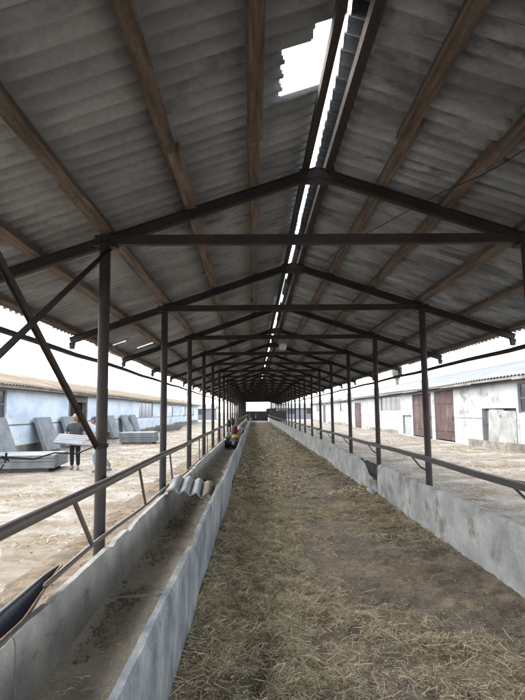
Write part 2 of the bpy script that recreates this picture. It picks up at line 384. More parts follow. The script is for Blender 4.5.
# corrugated roof: every sheet separate, lapped and a little out of true
def roof_side(sg, material):
    PW = .155; NP = 8; nw = 7; amp = .029; wsheet = nw * PW
    rows = [(.006, 1.36, .014), (1.24, 2.78, .002), (2.66, HALF + .06, -.010)] if sg > 0 else [(.062, 1.36, .046), (1.24, 2.78, .034), (2.66, HALF + .06, .022)]
    co = []; qs = []; off = 0
    ncol = int((YB - YA) / wsheet)
    for c in range(ncol):
        for ri, (t0, t1, dz) in enumerate(rows):
            jy, jt, jz, jr = rng.normal(0, .008), rng.normal(0, .014), rng.normal(0, .004), rng.normal(0, .006)
            if ri == 0 and sg < 0: jt = abs(jt) * .8 + (.0 if rng.random() > .25 else -.03); jr = rng.normal(0, .003)
            NL = 40 if (sg < 0 and ri == 0 and 1.9 < YA + c * wsheet < 3.9) else NP; nc = nw * NL + 5 * NL // NP; yy = YA + c * wsheet + np.arange(nc) * PW / NL + jy
            ns = 121 if (sg < 0 and ri == 0 and 1.9 < yy[0] < 3.9) else 9; tt = np.linspace(t0 + (jt if ri == 0 else 0), t1 + jt, ns)
            Tm, Ym = np.meshgrid(tt, yy)
            tw = rng.normal(0, .006)
            Zm = zroof(Tm) + .165 + dz + jz + amp * np.cos((Ym - YA) / PW * 2 * np.pi) + tw * (Ym - yy.mean()) + .004 * np.sin(Tm * 3 + c)
            Ym2 = Ym + jr * (Tm - tt[0])
            Xm = XM + sg * Tm
            keep = np.ones((nc - 1, ns - 1), bool)
            yc = (Ym[:-1, :-1] + Ym[1:, 1:]) / 2; tc = (Tm[:-1, :-1] + Tm[1:, 1:]) / 2; xc = XM + sg * tc
            if sg < 0 and ri == 0:
                # grid finer for the broken sheet near the ridge
                pass
            i = (np.arange(nc * ns).reshape(nc, ns) + off)
            q = np.stack([i[:-1, :-1], i[:-1, 1:], i[1:, 1:], i[1:, :-1]], -1)
            if sg < 0:
                lim = .30 + 0 * yc
                hole = (ri == 0) & (tc < .415 + .014 * np.cos((yc - YA) / PW * 2 * np.pi)) & (yc > 3.27) & (yc < 3.80)
                hole |= (ri == 0) & (tc < .25 - (3.27 - yc) * .3) & (yc > 3.08) & (yc <= 3.3)
                hole |= (ri == 2) & (tc > 3.1) & (tc < 3.42) & (abs(yc - 10.48) < .045)
                hole |= (ri == 2) & (tc > 2.8) & (tc < 3.1) & (abs(yc - 11.55) < .04)
                hole |= (ri == 2) & (tc > 2.8) & (tc < 3.1) & (abs(yc - 18.1) < .05)
                keep &= ~hole
            co.append(np.stack([Xm, Ym2, Zm], -1).reshape(-1, 3)); qs.append(q[keep]); off += nc * ns
    co = np.concatenate(co); qs = np.concatenate(qs)
    o = quads('roof', co, qs, [material, M['slate_shade']], None, shed, True)
    tq = np.abs(co[qs].mean(1)[:, 0] - XM); o.data.polygons.foreach_set('material_index', ((tq < .17) & (sg > 0)).astype(np.int32))  # right strip by the ridge slit takes the painted shade
    s = o.modifiers.new('thickness', 'SOLIDIFY'); s.thickness = .006; s.offset = 1
    return o
roof_side(-1, M['slate']); roof_side(1, M['slate_r'])
# wall that closes the far end, open under the ties
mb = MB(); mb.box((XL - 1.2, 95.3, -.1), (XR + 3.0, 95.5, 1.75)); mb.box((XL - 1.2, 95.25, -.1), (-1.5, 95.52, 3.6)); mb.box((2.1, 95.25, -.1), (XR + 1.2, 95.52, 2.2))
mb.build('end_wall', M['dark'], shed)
mb = MB(); mb.box((-.9, 95.22, .02), (-.8, 95.29, 1.3)); mb.box((.2, 95.22, .5), (.35, 95.29, 1.1))
mb.build('door_post', M['frame'], shed)

# ------------------------------------------------------------------ troughs
def wall_panel(name, x0, x1, y0, y1, z0, z1, material, parent, seed=0, chip=.02, lean=0., topfun=None, bow=0., step=.06):
    """cast concrete wall along Y with rounded, chipped top and an uneven face"""
    n = max(3, int((y1 - y0) / step)); ys = np.linspace(y0, y1, n)
    prof = [(0, 0), (0, .25), (0, .5), (0, .75), (0, .93), (.18, 1), (.5, 1.0), (.82, 1), (1, .93), (1, .75), (1, .5), (1, .25), (1, 0)]
    P = np.array(prof); vs = []
    for j, y in enumerate(ys):
        top = z1 - chip * max(0, fbm(np.array(y * 3.1 + seed), np.array(seed * 1.7), seed) - .45) * 4
        top -= .045 * max(0, float(vnoise(np.array(y * 4.7 + seed * 2.3), np.array(seed * 3.1), 77)) - .80) / .2 * (chip > 0)
        if topfun: top = topfun(y, top)
        for k, (a, b) in enumerate(prof):
            dx = .014 * (fbm(np.array(y * 2.2 + seed * 3), np.array(b * 3 + a * 9), seed + 5) - .5) + .006 * (fbm(np.array(y * 11.), np.array(b * 9 + a * 5.), seed + 9) - .5)
            vs.append((x0 + (x1 - x0) * a + dx + lean * b + bow * math.sin(math.pi * (y - y0) / (y1 - y0)), y, z0 + (top - z0) * b))
    m_ = len(prof); fs = []
    for j in range(n - 1):
        for k in range(m_ - 1): fs.append((j * m_ + k, j * m_ + k + 1, (j + 1) * m_ + k + 1, (j + 1) * m_ + k))
    fs.append(tuple(range(m_))); fs.append(tuple(reversed([(n - 1) * m_ + k for k in range(m_)])))
    mb = MB(); mb.add(vs, [tuple(reversed(f)) for f in fs]); o = mb.build(name, material, parent); smooth_by_angle(o, 55); return o

trl = thing('feed_trough', (-.9, 5, 0), 'left concrete feed trough with blue washed passage wall, running under the pipe rail', 'feed trough')
yy = [-2.5, 4.80, 8.25, 11.7, 15.2]
while yy[-1] < 93: yy.append(yy[-1] + 3.45)
for i in range(len(yy) - 1):
    def tf(y, top, i=i):
        if i == 0: return top - .16 * max(0, (y - 4.45) / .35) ** 1.6 if y > 4.45 else top
        if i == 1: return top - .07 * max(0, 1 - (y - 4.8) / .5)
        return top
    sh = [0, -.012, .008, -.01][i % 4]
    wall_panel('passage_wall', -.562 + sh, -.500 + sh, yy[i] + .012, yy[i + 1] - .012 - (.02 if i == 1 else 0), -.08, .62 + [0, .0, .012, -.02][i % 4], M['blue'], trl, i, .012, .012, tf,
               [-.02, .0, .01][i % 3], .05 if i < 3 else .25)
ow_ = [-2.5, 3.0, 8.35, 12.0]
while ow_[-1] < 93: ow_.append(ow_[-1] + 3.6)
for i in range(len(ow_) - 1):
    wall_panel('outer_wall', -1.315, -1.240, ow_[i] + .01, ow_[i + 1] - .012, -.08, .525 + [0, .0, -.02, .015][i % 4], M['concrete'], trl, 40 + i, .008, -.015, None, 0, .06 if i < 3 else .3)
tx = np.linspace(-1.27, -.53, 26); ty = axis([(-2.5, 12, .035), (12, 93, .5)])
TX, TY = np.meshgrid(tx, ty)
TZ = .075 + .03 * ((TX + .9) / .37) ** 2 + .018 * (fbm(TX * 9, TY * 9, 31) - .5) + .05 * np.clip((-.95 - TX) / .3, 0, 1) * fbm(TX * 3, TY * 2.2, 33) + .01 * (fbm(TX * 30, TY * 30, 35) - .5)
grid_mesh('trough_floor', TX, TY, TZ, M['feed'], None, trl)
mb = MB(); mb.bar((-1.24, 4.82, .12), (-.58, 4.95, .115), .02, .02); mb.build('cross_bar', M['concrete'], trl)

trr = thing('feed_trough', (2.7, 5, 0), 'long grey concrete feed trough on the right with a collapsed gap in its passage wall', 'feed trough')
G0, G1 = 10.72, 12.35
segs = [(-2.5, 3.6), (3.6, G0), (G1 - 1.5, 16.2)]
while segs[-1][1] < 93: segs.append((segs[-1][1], segs[-1][1] + 3.6))
for i, (a, b) in enumerate(segs):
    def tf(y, top, i=i):
        if i == 1 and y > G0 - .12: return top - .05 * ((y - G0 + .12) / .12) ** 2
        if i == 2: return min(top, .10 + (y - (G1 - 1.5)) / 1.55 * .52 + .03 * math.sin(y * 9))
        return top
    wall_panel('passage_wall', 2.395 - .03 * (i == 2), 2.475 - .03 * (i == 2), a + .01, b - .012, -.08, .635 + [0, 0, -.02, .02][i % 4], M['concrete_r'], trr, 80 + i, .008, -.01, tf, [.012, -.015, .0][i % 3], .05 if i < 4 else .25)
b0 = -2.5
while b0 < 93:
    wall_panel('outer_wall', 2.99, 3.06, b0 + .01, b0 + 3.59, -.08, .365, M['concrete'], trr, 120 + int(b0), .008, 0, None, 0, .15); b0 += 3.6
TX, TY = np.meshgrid(np.linspace(2.46, 3.0, 12), axis([(-2.5, 20, .1), (20, 93, .7)]))
grid_mesh('trough_floor', TX, TY, .05 + .05 * fbm(TX * 4, TY * 4, 51), M['feed'], None, trr)
wall_panel('fallen_piece', 2.30, 2.36, 10.55, 11.15, -.02, .13, M['concrete_r'], trr, 200, .06, -.05)

# ------------------------------------------------------------------ pipe rails
rl = thing('pipe_fence', (-1.22, 5, 0), 'rusty brown pipe rail with slanting struts beside the left feed trough', 'fence')
ys = np.arange(-.6, 94, 1.65)
mb = MB(); mb.tube([(-1.215 + .006 * math.sin(y), y, 1.118 + .008 * math.sin(y * 1.1)) for y in ys], .037, 14); mb.build('top_rail', M['rail'], rl, smooth=True)
def lowz(y): return .655 - .07 * min(1, max(0, (y - 4) / 6)) + .012 * math.sin(y * 1.7)
mb = MB(); mb.tube([(-1.268, y, lowz(y)) for y in np.arange(3.42, 94, .8)], .017, 8); mb.build('lower_rail', M['rail'], rl, smooth=True)
y = 3.77
while y < 92:
    mb = MB(); mb.bar((-1.22, y, 1.085), (-1.265, y + .58, lowz(y + .58) + .01), .032, .02, (1, 0, 0)); mb.build('strut', M['rail'], rl); y += 2.09
for fy_ in frames[1:]:
    mb = MB(); mb.bar((XL + .045, fy_, 1.10), (-1.24, fy_ + .03, 1.112), .05, .035); mb.build('bracket', M['rail'], rl)
rr = thing('pipe_fence', (2.42, 5, 0), 'dark flat steel rail on curved brackets above the right feed trough', 'fence')
mb = MB(); pts = [(2.43 + .012 * math.sin(y * .8), y, .985 + .01 * math.sin(y * .9)) for y in ys]
for a, b in zip(pts[:-1], pts[1:]): mb.bar(a, (b[0], b[1] + .003, b[2]), .05, .065)
mb.build('top_rail', M['steel'], rr)
for fy_ in frames[1:]:
    mb = MB(); mb.bar((XR - .045, fy_, .985), (2.455, fy_ + .35, .99), .03, .03)
    mb.tube([(XR - .05, fy_ - .01, .78), (2.52, fy_ + .10, .82), (2.46, fy_ + .32, .955)], .013, 8); mb.build('bracket', M['steel'], rr, smooth=True)

# ------------------------------------------------------------------ straw and dirt
def blades(name, n, xr, yr, dens, hfun, lmin, lmax, wmin, wmax, material, seed, ypow=1.0, tilt=.25):
    g = np.random.default_rng(seed); P = []
    tot = 0
    while tot < n:
        x = g.uniform(*xr, 60000); y = yr[0] + (yr[1] - yr[0]) * g.random(60000) ** ypow
        k = g.random(60000) < dens(x, y); P.append(np.stack([x[k], y[k]], 1)); tot += k.sum()
        if tot == 0: break
    P = np.concatenate(P)[:n]; x, y = P.T; n = len(x)
    L = lmin + (lmax - lmin) * g.random(n) ** 3.2; wd = g.uniform(wmin, wmax, n) * (1 + .05 * np.clip(y - 4, 0, 40)); a = g.uniform(0, 2 * np.pi, n)
    z = hfun(x, y) + .004 + np.abs(g.normal(0, .012, n)); ti = g.normal(0, tilt, n); cu = g.normal(0, .25, n)
    d = np.stack([np.cos(a), np.sin(a), np.zeros(n)], 1); s = np.stack([-np.sin(a), np.cos(a), np.zeros(n)], 1); roll = g.normal(0, .6, n)
    s = s * np.cos(roll)[:, None]; s[:, 2] += np.sin(roll)
    c = np.stack([x, y, z + np.abs(ti) * L * .3], 1)
    rows = []
    for q in (-.5, 0, .5):
        p = c + d * (L * q)[:, None] + np.stack([-np.sin(a), np.cos(a), np.zeros(n)], 1) * (cu * L * (q * q) * 1.4)[:, None]
        p[:, 2] += ti * L * q - .15 * L * q * q
        rows.append(p)
    co = []
    for p in rows: co += [p - s * wd[:, None] / 2, p + s * wd[:, None] / 2]
    co = np.stack(co, 1).reshape(-1, 3); b = (np.arange(n) * 6)[:, None]
    q = np.concatenate([b + np.array([[0, 1, 3, 2]]), b + np.array([[2, 3, 5, 4]])], 0)
    return quads(name, co, q, material, 'stuff')
o = blades('straw_litter', 150000, (-.49, 2.38), (1.0, 11), straw_density, floor_h,   .02, .16, .0014, .0036, M['straw'], 3, 1.25)
tag(o, 'loose yellowish straw strewn over the dung floor of the passage near by', 'straw')
o = blades('straw_litter', 45000, (-.49, 2.38), (10.5, 60), straw_density, floor_h, .06, .2, .005, .009, M['straw'], 4, 1.7)
tag(o, 'straw trodden into the far stretch of the passage floor', 'straw')
o = blades('chaff', 90000, (-.49, 2.38), (1.0, 9), lambda x, y: np.clip(straw_density(x, y) * .8 + .12, 0, 1), floor_h, .006, .03, .0012, .003, M['straw'], 14, 1.4, .15)
tag(o, 'fine trampled chaff between the straw on the passage floor', 'chaff')
def trough_d(x, y): return .5 + 0 * x
def trough_h(x, y): return .10 + 0 * x
o = blades('feed_chaff', 7000, (-1.22, -.6), (1.2, 12), trough_d, trough_h, .015, .07, .002, .004, M['straw'], 5, 1.2)
tag(o, 'bits of chaff lying on the floor of the left trough', 'chaff')

def clods(name, n, xr, yr, hfun, smin, smax, material, seed, label, dens=None, ypow=1.5):
    g = np.random.default_rng(seed)
    base = np.array([(1, 0, 0), (-1, 0, 0), (0, 1, 0), (0, -1, 0), (0, 0, .8), (0, 0, -.8)], float)
    tri = np.array([(0, 2, 4), (2, 1, 4), (1, 3, 4), (3, 0, 4), (2, 0, 5), (1, 2, 5), (3, 1, 5), (0, 3, 5)])
    x = g.uniform(*xr, n); y = yr[0] + (yr[1] - yr[0]) * g.random(n) ** ypow
    if dens is not None:
        k = g.random(n) < dens(x, y); x = x[k]; y = y[k]; n = len(x)
    sz = smin + (smax - smin) * g.random(n) ** 3
    z = hfun(x, y) + sz * .3
    v = base[None] * (sz[:, None, None] * g.uniform(.6, 1.3, (n, 6, 3))) * np.array([1, 1, .7])
    a = g.uniform(0, 6.28, n); ca, sa = np.cos(a)[:, None], np.sin(a)[:, None]
    vx = v[..., 0] * ca - v[..., 1] * sa; vy = v[..., 0] * sa + v[..., 1] * ca
    co = np.stack([vx + x[:, None], vy + y[:, None], v[..., 2] + z[:, None]], -1).reshape(-1, 3)
    me = bpy.data.meshes.new(name); fs = (np.arange(n)[:, None, None] * 6 + tri[None]).reshape(-1, 3)
    me.from_pydata(co.tolist(), [], fs.tolist()); me.materials.append(material)
    o = bpy.data.objects.new(name, me); COL.objects.link(o); o['kind'] = 'stuff'; tag(o, label, 'dirt'); return o
yd = lambda x, y: np.clip((fbm(x * .8, y * .8, 81) - .38) * 3, .05, 1)
o = blades('straw_litter', 14000, (-9.5, -1.5), (3, 40), yd, lambda x, y: yard_h(x, y), .04, .2, .003, .006, M['straw'], 6, 1.4)
tag(o, 'wisps of straw blown over the left yard', 'straw')
o = blades('straw_litter', 9000, (3.2, 10.2), (5, 40), yd, lambda x, y: yard_h(x, y), .04, .2, .003, .006, M['straw'], 7, 1.4)
tag(o, 'wisps of straw blown over the right yard', 'straw')
clods('dirt_clods', 3500, (-9.5, -1.6), (3, 40), yard_h, .006, .03, M['dirt'], 12, 'crumbs of brown dirt scattered over the left yard', yd)
clods('dirt_clods', 2500, (3.2, 10.2), (5, 40), yard_h, .006, .03, M['dirt'], 13, 'crumbs of brown dirt scattered over the right yard', yd)
def bank_h(x, y): return -.03 + .26 * np.clip(1 - (-1.33 - x) / .9, 0, 1) ** 1.5 * (.6 + .6 * fbm(x * 2, y * 1.1, 61)) + .05 * (fbm(x * 6, y * 6, 63) - .5)
BX, BY = np.meshgrid(np.linspace(-2.7, -1.32, 36), axis([(-1, 14, .05), (14, 60, .3), (60, 93, 1)]))
fade = np.clip((BX + 2.7) / .35, 0, 1)
bank = grid_mesh('dirt_bank', BX, BY, bank_h(BX, BY) * fade + (1 - fade) * -.10, M['dirt'], 'stuff'); tag(bank, 'brown bank of dung and straw against the outside of the left trough', 'dirt')
clods('dirt_clods', 4200, (-3.4, -1.34), (2, 22), lambda x, y: np.maximum(bank_h(x, y), yard_h(x, y)), .005, .022, M['dirt'], 8, 'brown crumbs of dung scattered outside the left trough',
      lambda x, y: np.clip(1.1 - (-1.34 - x) / 1.2, .02, 1))
clods('dung_clods', 12000, (-.48, 2.38), (1.2, 22), floor_h, .003, .019, M['dung'], 9, 'small dark lumps of dung on the passage floor', None, 1.8)
clods('dung_clods', 4500, (-1.23, -.98), (1.6, 14), lambda x, y: .10 + .02 * fbm(x * 5, y * 3, 91), .004, .03, M['dung'], 11, 'dark lumps along the outer side of the left trough floor', lambda x, y: np.clip((fbm(x * 2, y * 1.5, 93) - .38) * 5, 0, 1))
clods('dung_clods', 700, (-1.22, -.6), (1.6, 11), lambda x, y: .085 + 0 * x, .003, .014, M['feed'], 10, 'crumbs of dry feed in the left trough')

# ------------------------------------------------------------------ buildings along the yards
def wall_open(xf, th, y0, y1, z0, z1, opens, mb):
    """wall along Y whose outer face is at xf; th signed thickness away from the shed; rectangular openings cut through"""
    ys = sorted({y0, y1, *[a for o in opens for a in o[:2]]}); zs = sorted({z0, z1, *[a for o in opens for a in o[2:4]]})
    for a, b in zip(ys[:-1], ys[1:]):
        run = None
        for c, d in zip(zs[:-1], zs[1:]):
            cy, cz = (a + b) / 2, (c + d) / 2
            solid = not any(o[0] < cy < o[1] and o[2] < cz < o[3] for o in opens)
            if solid: run = [c, d] if run is None else [run[0], d]
            if (not solid or d == zs[-1]) and run is not None:
                xa, xb = sorted((xf, xf + th)); mb.box((xa, a, run[0]), (xb, b, run[1])); run = None
def corr_roof(name, xe, ze, xr, zr, y0, y1, material, parent, pw=.3, amp=.03):
    ys = np.arange(y0, y1, pw / 6); t = np.linspace(0, 1, 5); T, Y = np.meshgrid(t, ys)
    c = np.floor((Y - y0) / 1.8); h = .02 * (vnoise(c + .5, np.floor(T * 2.99) + .5, 5) - .5)
    Z = ze + (zr - ze) * T + amp * np.sin(Y / pw * 2 * np.pi) + h + .03 * np.sin(Y * .35) * (T < .1)
    X = xe + (xr - xe) * T
    o = grid_mesh(name, X, Y, Z, material, None, parent); s = o.modifiers.new('thickness', 'SOLIDIFY'); s.thickness = .012; s.offset = 1; return o
def window(y0, y1, z0, z1, xf, th, parent, nx, nz, frame_m, pane_m, name='window'):
    sg = 1 if th > 0 else -1; xa, xb = sorted((xf + sg * .07, xf + sg * .12)); mb = MB(); fw_ = .06
    mb.box((xa, y0 + .002, z0 + .002), (xb, y0 + fw_, z1 - .002)); mb.box((xa, y1 - fw_, z0 + .002), (xb, y1 - .002, z1 - .002))
    mb.box((xa, y0 + fw_, z0 + .002), (xb, y1 - fw_, z0 + fw_)); mb.box((xa, y0 + fw_, z1 - fw_), (xb, y1 - fw_, z1 - .002))
    for k in range(1, nx):
        y = y0 + (y1 - y0) * k / nx; mb.box((xa + .005, y - .025, z0 + fw_), (xb - .005, y + .025, z1 - fw_))
    for k in range(1, nz):
        z = z0 + (z1 - z0) * k / nz; mb.box((xa + .008, y0 + fw_, z - .02), (xb - .008, y1 - fw_, z + .02))
    wn = mb.build(name, frame_m, parent)
    wn['_o'] = parent['_o']
    xm = (xa + xb) / 2; mb = MB(); mb.box((xm - .004, y0 + .03, z0 + .03), (xm + .004, y1 - .03, z1 - .03))
    p = mb.build('pane', pane_m, wn); 
    return wn
def glassy(name, c):
    X = bpy.data.materials.new(name); X.use_nodes = True; b = X.node_tree.nodes['Principled BSDF']
    b.inputs['Base Color'].default_value = (*c, 1); b.inputs['Roughness'].default_value = .18; return X
M['glass'] = glassy('dusty_glass', (.03, .033, .04)); M['greyglass'] = glassy('grey_dusty_glass', (.16, .17, .18)); M['bluepane'] = glassy('blue_boarded_pane', (.20, .25, .34))

# left: pale blue barn with a lichen brown roof
lb = thing('barn', (-12.5, 50, 0), 'long low barn of pale blue limewash under a tan lichened roof, across the left yard', 'barn')
xf = -10.1; z1 = 2.72
ops = [(19.6, 22.35, 1.5, z1 - .06), (29.8, 33.1, -.05, z1 - .05), (47.9, 54.6, 1.2, z1 - .1), (64.4, 68.0, 1.1, 2.5), (77, 80.5, 1.1, 2.5), (88, 91, 1.1, 2.5)]
mb = MB(); wall_open(xf, -.35, 4, 98, -.3, z1, ops, mb); mb.box((-10.45 - 5, 97.7, -.3), (-10.45, 98, z1)); mb.box((-15.4, 4, -.3), (-10.45, 4.3, z1)); mb.box((-15.4, 4.3, -.3), (-15.1, 97.7, z1))
bevel(mb.build('wall', M['bluewall'], lb), .012, 1)
mb = MB(); y = 4
while y < 97.5:
    L = min(97.6, y + random.uniform(3, 6)); 
    if not (L > 29.7 and y < 33.2): mb = MB(); mb.box((xf - .02, y, -.3), (xf + random.uniform(.012, .03), L - .01, random.uniform(.22, .45))); mb.build('plinth', M['plinth'], lb)
    y = L
mb = MB()
for a, b in ((4, 19.5), (22.5, 29.7), (33.2, 47.8), (54.8, 64.3), (68.1, 97.6)):
    mb.box((xf - .01, a, 1.205), (xf + .022, b, 1.25))
mb.build('ledge', M['fascia'], lb)
for o_ in ops[:1]: window(*o_, xf, -.35, lb, 3, 2, M['frame'], M['glass'])
window(*ops[2], xf, -.35, lb, 4, 1, M['fascia'], M['bluepane'])
for o_ in ops[3:]: window(*o_, xf, -.35, lb, 2, 1, M['frame'], M['bluepane'])
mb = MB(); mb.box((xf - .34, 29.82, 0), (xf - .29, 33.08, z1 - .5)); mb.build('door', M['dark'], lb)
mb = MB(); mb.box((xf - .12, 29.81, z1 - .42), (xf + .02, 33.09, z1 - .06)); mb.build('lintel', M['fascia'], lb)
for a, b in (((xf - .12, 32.85, 0), (xf + .02, 33.08, z1 - .44)), ((xf - .12, 29.82, 0), (xf + .02, 30.0, z1 - .44)), ((xf - .28, 31.6, 0), (xf - .2, 31.75, z1 - .44))):
    mb = MB(); mb.box(a, b); mb.build('door_jamb', M['fascia'], lb)
mb = MB(); y = 3.5
while y < 98: L = min(98.4, y + random.uniform(3.4, 5.2)); mb.box((-9.68, y, z1 - .03 + random.uniform(-.02, .02)), (-9.60, L - .01, z1 + .10)); y = L
mb.box((-9.7, 3.5, z1 + .012), (-10.09, 98.4, z1 + .03)); mb.build('fascia', M['fascia'], lb)
corr_roof('roof', -9.56, z1 + .10, -12.8, 3.78, 3.3, 98.5, M['tanroof'], lb); corr_roof('roof', -16.0, z1 + .10, -12.8, 3.78, 3.3, 98.5, M['tanroof'], lb)
mb = MB(); mb.tube([(-10.6, 82, 2.9), (-10.6, 82, 4.5), (-10.5, 81.9, 4.75), (-10.2, 81.8, 4.8), (-10.0, 81.7, 4.55)], .05, 8); mb.lathe((-10.0, 81.7, 4.3), [(.05, .3), (.16, .2), (.18, 0)], 10); mb.build('lamp_arm', M['fascia'], lb)

# right: white barn with rusty red doors and a pale roof
rb = thing('barn', (13, 50, 0), 'long white barn with rusty red doors and pale roof across the right yard', 'barn')
xf = 10.5; z1 = 2.84
ops = [(17.6, 21.45, 1.5, 2.70), (21.65, 24.95, .22, 1.70), (28.45, 31.5, -.05, 2.72), (36.2, 38.3, .02, 1.30), (32.1, 35.9, -.05, 2.66), (38.8, 45.0, 1.62, 2.72), (53.2, 56.6, -.05, 2.45), (62.3, 66.2, 1.55, 2.6), (79.8, 82.6, -.05, 2.5), (70.5, 73.6, 1.5, 2.5), (88, 91, 1.5, 2.5)]
mb = MB(); wall_open(xf, .35, 4, 98, -.3, z1, ops, mb); mb.box((xf + .35, 97.7, -.3), (20.5, 98, z1)); mb.box((xf + .35, 4, -.3), (20.5, 4.3, z1)); mb.box((20.2, 4.3, -.3), (20.5, 97.7, z1))
bevel(mb.build('wall', M['whitewall'], rb), .012, 1)
mb = MB(); mb.box((xf + .20, 21.66, .23), (xf + .34, 24.94, 1.69)); mb.build('broken_infill', M['plinth'], rb)
mb = MB(); pp = [(21.8, .24), (24.5, .24), (24.3, 1.67), (22.9, 1.655), (22.88, 1.60), (21.82, 1.58)]
mb.add([(xf + .05 + .004 * k, y, z) for k, (y, z) in enumerate(pp)] + [(xf + .14 + .004 * k, y, z) for k, (y, z) in enumerate(pp)],
       [(0, 1, 2, 3, 4, 5), (11, 10, 9, 8, 7, 6), (0, 6, 7, 1), (1, 7, 8, 2), (2, 8, 9, 3), (3, 9, 10, 4), (4, 10, 11, 5), (5, 11, 6, 0)])
mb.build('loose_panel', M['panelgrey'], rb)
mb = MB()
for a, b in ((4, 17.5), (25.0, 28.4), (31.55, 32.05), (45.1, 53.1), (56.7, 62.2), (66.3, 79.7)):
    mb.box((xf - .012, a, 1.24), (xf + .01, b, 1.275))
for yv in (26.9 - 2, 34.9, 47.3, 50.2, 59.2): pass
mb.build('ledge', M['fascia'], rb)
mb = MB(); y = 4
while y < 97.5:
    L = min(97.6, y + random.uniform(2.5, 5))
    if not any(L > a - .05 and y < b + .05 for a, b in ((28.45, 31.5), (53.2, 56.6), (79.8, 82.6), (36.2, 38.3), (32.1, 35.9))): mb = MB(); mb.box((xf - random.uniform(.012, .03), y, -.3), (xf + .02, L - .01, random.uniform(.12, .34))); mb.build('plinth', M['plinth'], rb)
    y = L
window(*ops[0], xf, .35, rb, 2, 2, M['fascia'], M['glass']); window(*ops[5], xf, .35, rb, 4, 1, M['frame'], M['greyglass'])
for o_ in (ops[7], ops[9], ops[10]): window(*o_, xf, .35, rb, 2, 1, M['frame'], M['greyglass'])
for o_ in (ops[2], ops[4], ops[6], ops[8]):
    mb = MB(); n = 7
    for k in range(n):
        a = o_[0] + .03 + (o_[1] - o_[0] - .06) * k / n; b = o_[0] + .03 + (o_[1] - o_[0] - .06) * (k + 1) / n
        mb.box((xf + .04 + random.uniform(0, .012), a + .004, .03), (xf + .09, b - .004, o_[3] - .03))
    mb.box((xf + .02, o_[0] + .04, .5), (xf + .039, o_[1] - .04, .62)); mb.box((xf + .02, o_[0] + .04, 2.0), (xf + .039, o_[1] - .04, 2.12))
    d = mb.build('door', M['reddoor'], rb); d['_o'] = rb['_o']
    mb = MB(); mb.box((xf - .01, o_[0] + .25, 1.1), (xf + .019, o_[0] + .29, 1.3)); mb.build('handle', M['steel'], d)
mb = MB(); mb.box((xf + .10, 36.22, .03), (xf + .16, 38.28, 1.28)); mb.build('hatch', M['slabpale'], rb)
mb = MB(); y = 3.5
while y < 98: L = min(98.4, y + random.uniform(3.2, 5)); mb.box((10.02, y, z1 - .02 + random.uniform(-.025, .025)), (10.10, L - .01, z1 + .09)); y = L
mb.box((10.12, 3.5, z1 + .012), (10.49, 98.4, z1 + .03)); mb.build('fascia', M['fascia'], rb)
corr_roof('roof', 9.98, z1 + .10, 15.5, 4.42, 3.3, 98.5, M['paleroof'], rb); corr_roof('roof', 21, z1 + .10, 15.5, 4.42, 3.3, 98.5, M['paleroof'], rb)
mb = MB(); mb.lathe((15.3, 57.5, 4.3), [(.2, -.1), (.2, .55), (.55, 1.15), (.6, 1.3), (.6, 1.9), (.3, 2.4), (.12, 2.5)], 12); mb.build('roof_vent', M['fascia'], rb)
# barns beyond the far end
def far_barn(x0, x1, y, h, hr, label):
    t = thing('barn', ((x0 + x1) / 2, y, 0), label, 'barn'); mb = MB(); mb.box((x0, y, -.3), (x1, y + 9, h)); mb.build('wall', M['farwall'], t)
    mb = MB(); mb.add([(x0 - .4, y - .4, h), (x1 + .4, y - .4, h), (x1 + .4, y + 4.5, hr), (x0 - .4, y + 4.5, hr), (x0 - .4, y + 9.4, h), (x1 + .4, y + 9.4, h)], [(0, 1, 2, 3), (3, 2, 5, 4), (0, 3, 4), (1, 5, 2), (0, 4, 5, 1)])
    mb.build('roof', M['paleroof'], t)
    k = x0 + 2
    while k < x1 - 3:
        mb = MB(); mb.box((k, y - .02, 1.1), (k + 1.6, y + .05, 2.2)); mb.build('window', M['glass'], t); k += 4.2
far_barn(5.2, 30, 118, 2.3, 3.4, 'grey-blue barn standing crosswise beyond the far end of the passage on the right')
far_barn(-32, -9, 122, 2.4, 3.5, 'grey-blue barn standing crosswise beyond the far end of the left yard')

# ------------------------------------------------------------------ slabs
def slab_mb(L, W, T, ribs=9):                      # ribbed slab, L along x, W along y, centred, bottom at 0
    mb = MB(); n = ribs; prof = []
    for k in range(n):
        a = -W / 2 + W * k / n; b = -W / 2 + W * (k + 1) / n; g = W / n * .16
        prof += [(a + g * .3, T - .012), (a + g, T), (b - g, T), (b - g * .3, T - .012)]
    prof = [(-W / 2, 0)] + [(-W / 2, T - .012)] + prof + [(W / 2, T - .012), (W / 2, 0)]
    m_ = len(prof); vs = [(-L / 2, y, z) for y, z in prof] + [(L / 2, y, z) for y, z in prof]
    fs = [(k, k + 1, m_ + k + 1, m_ + k) for k in range(m_ - 1)] + [(m_ - 1, 0, m_, 2 * m_ - 1), tuple(range(m_ - 1, -1, -1)), tuple(range(m_, 2 * m_))]
    return mb.add(vs, [tuple(reversed(f)) for f in fs])
s0 = slab_mb(1.75, 1.6, .16, 18).build('concrete_slab', M['slab'])
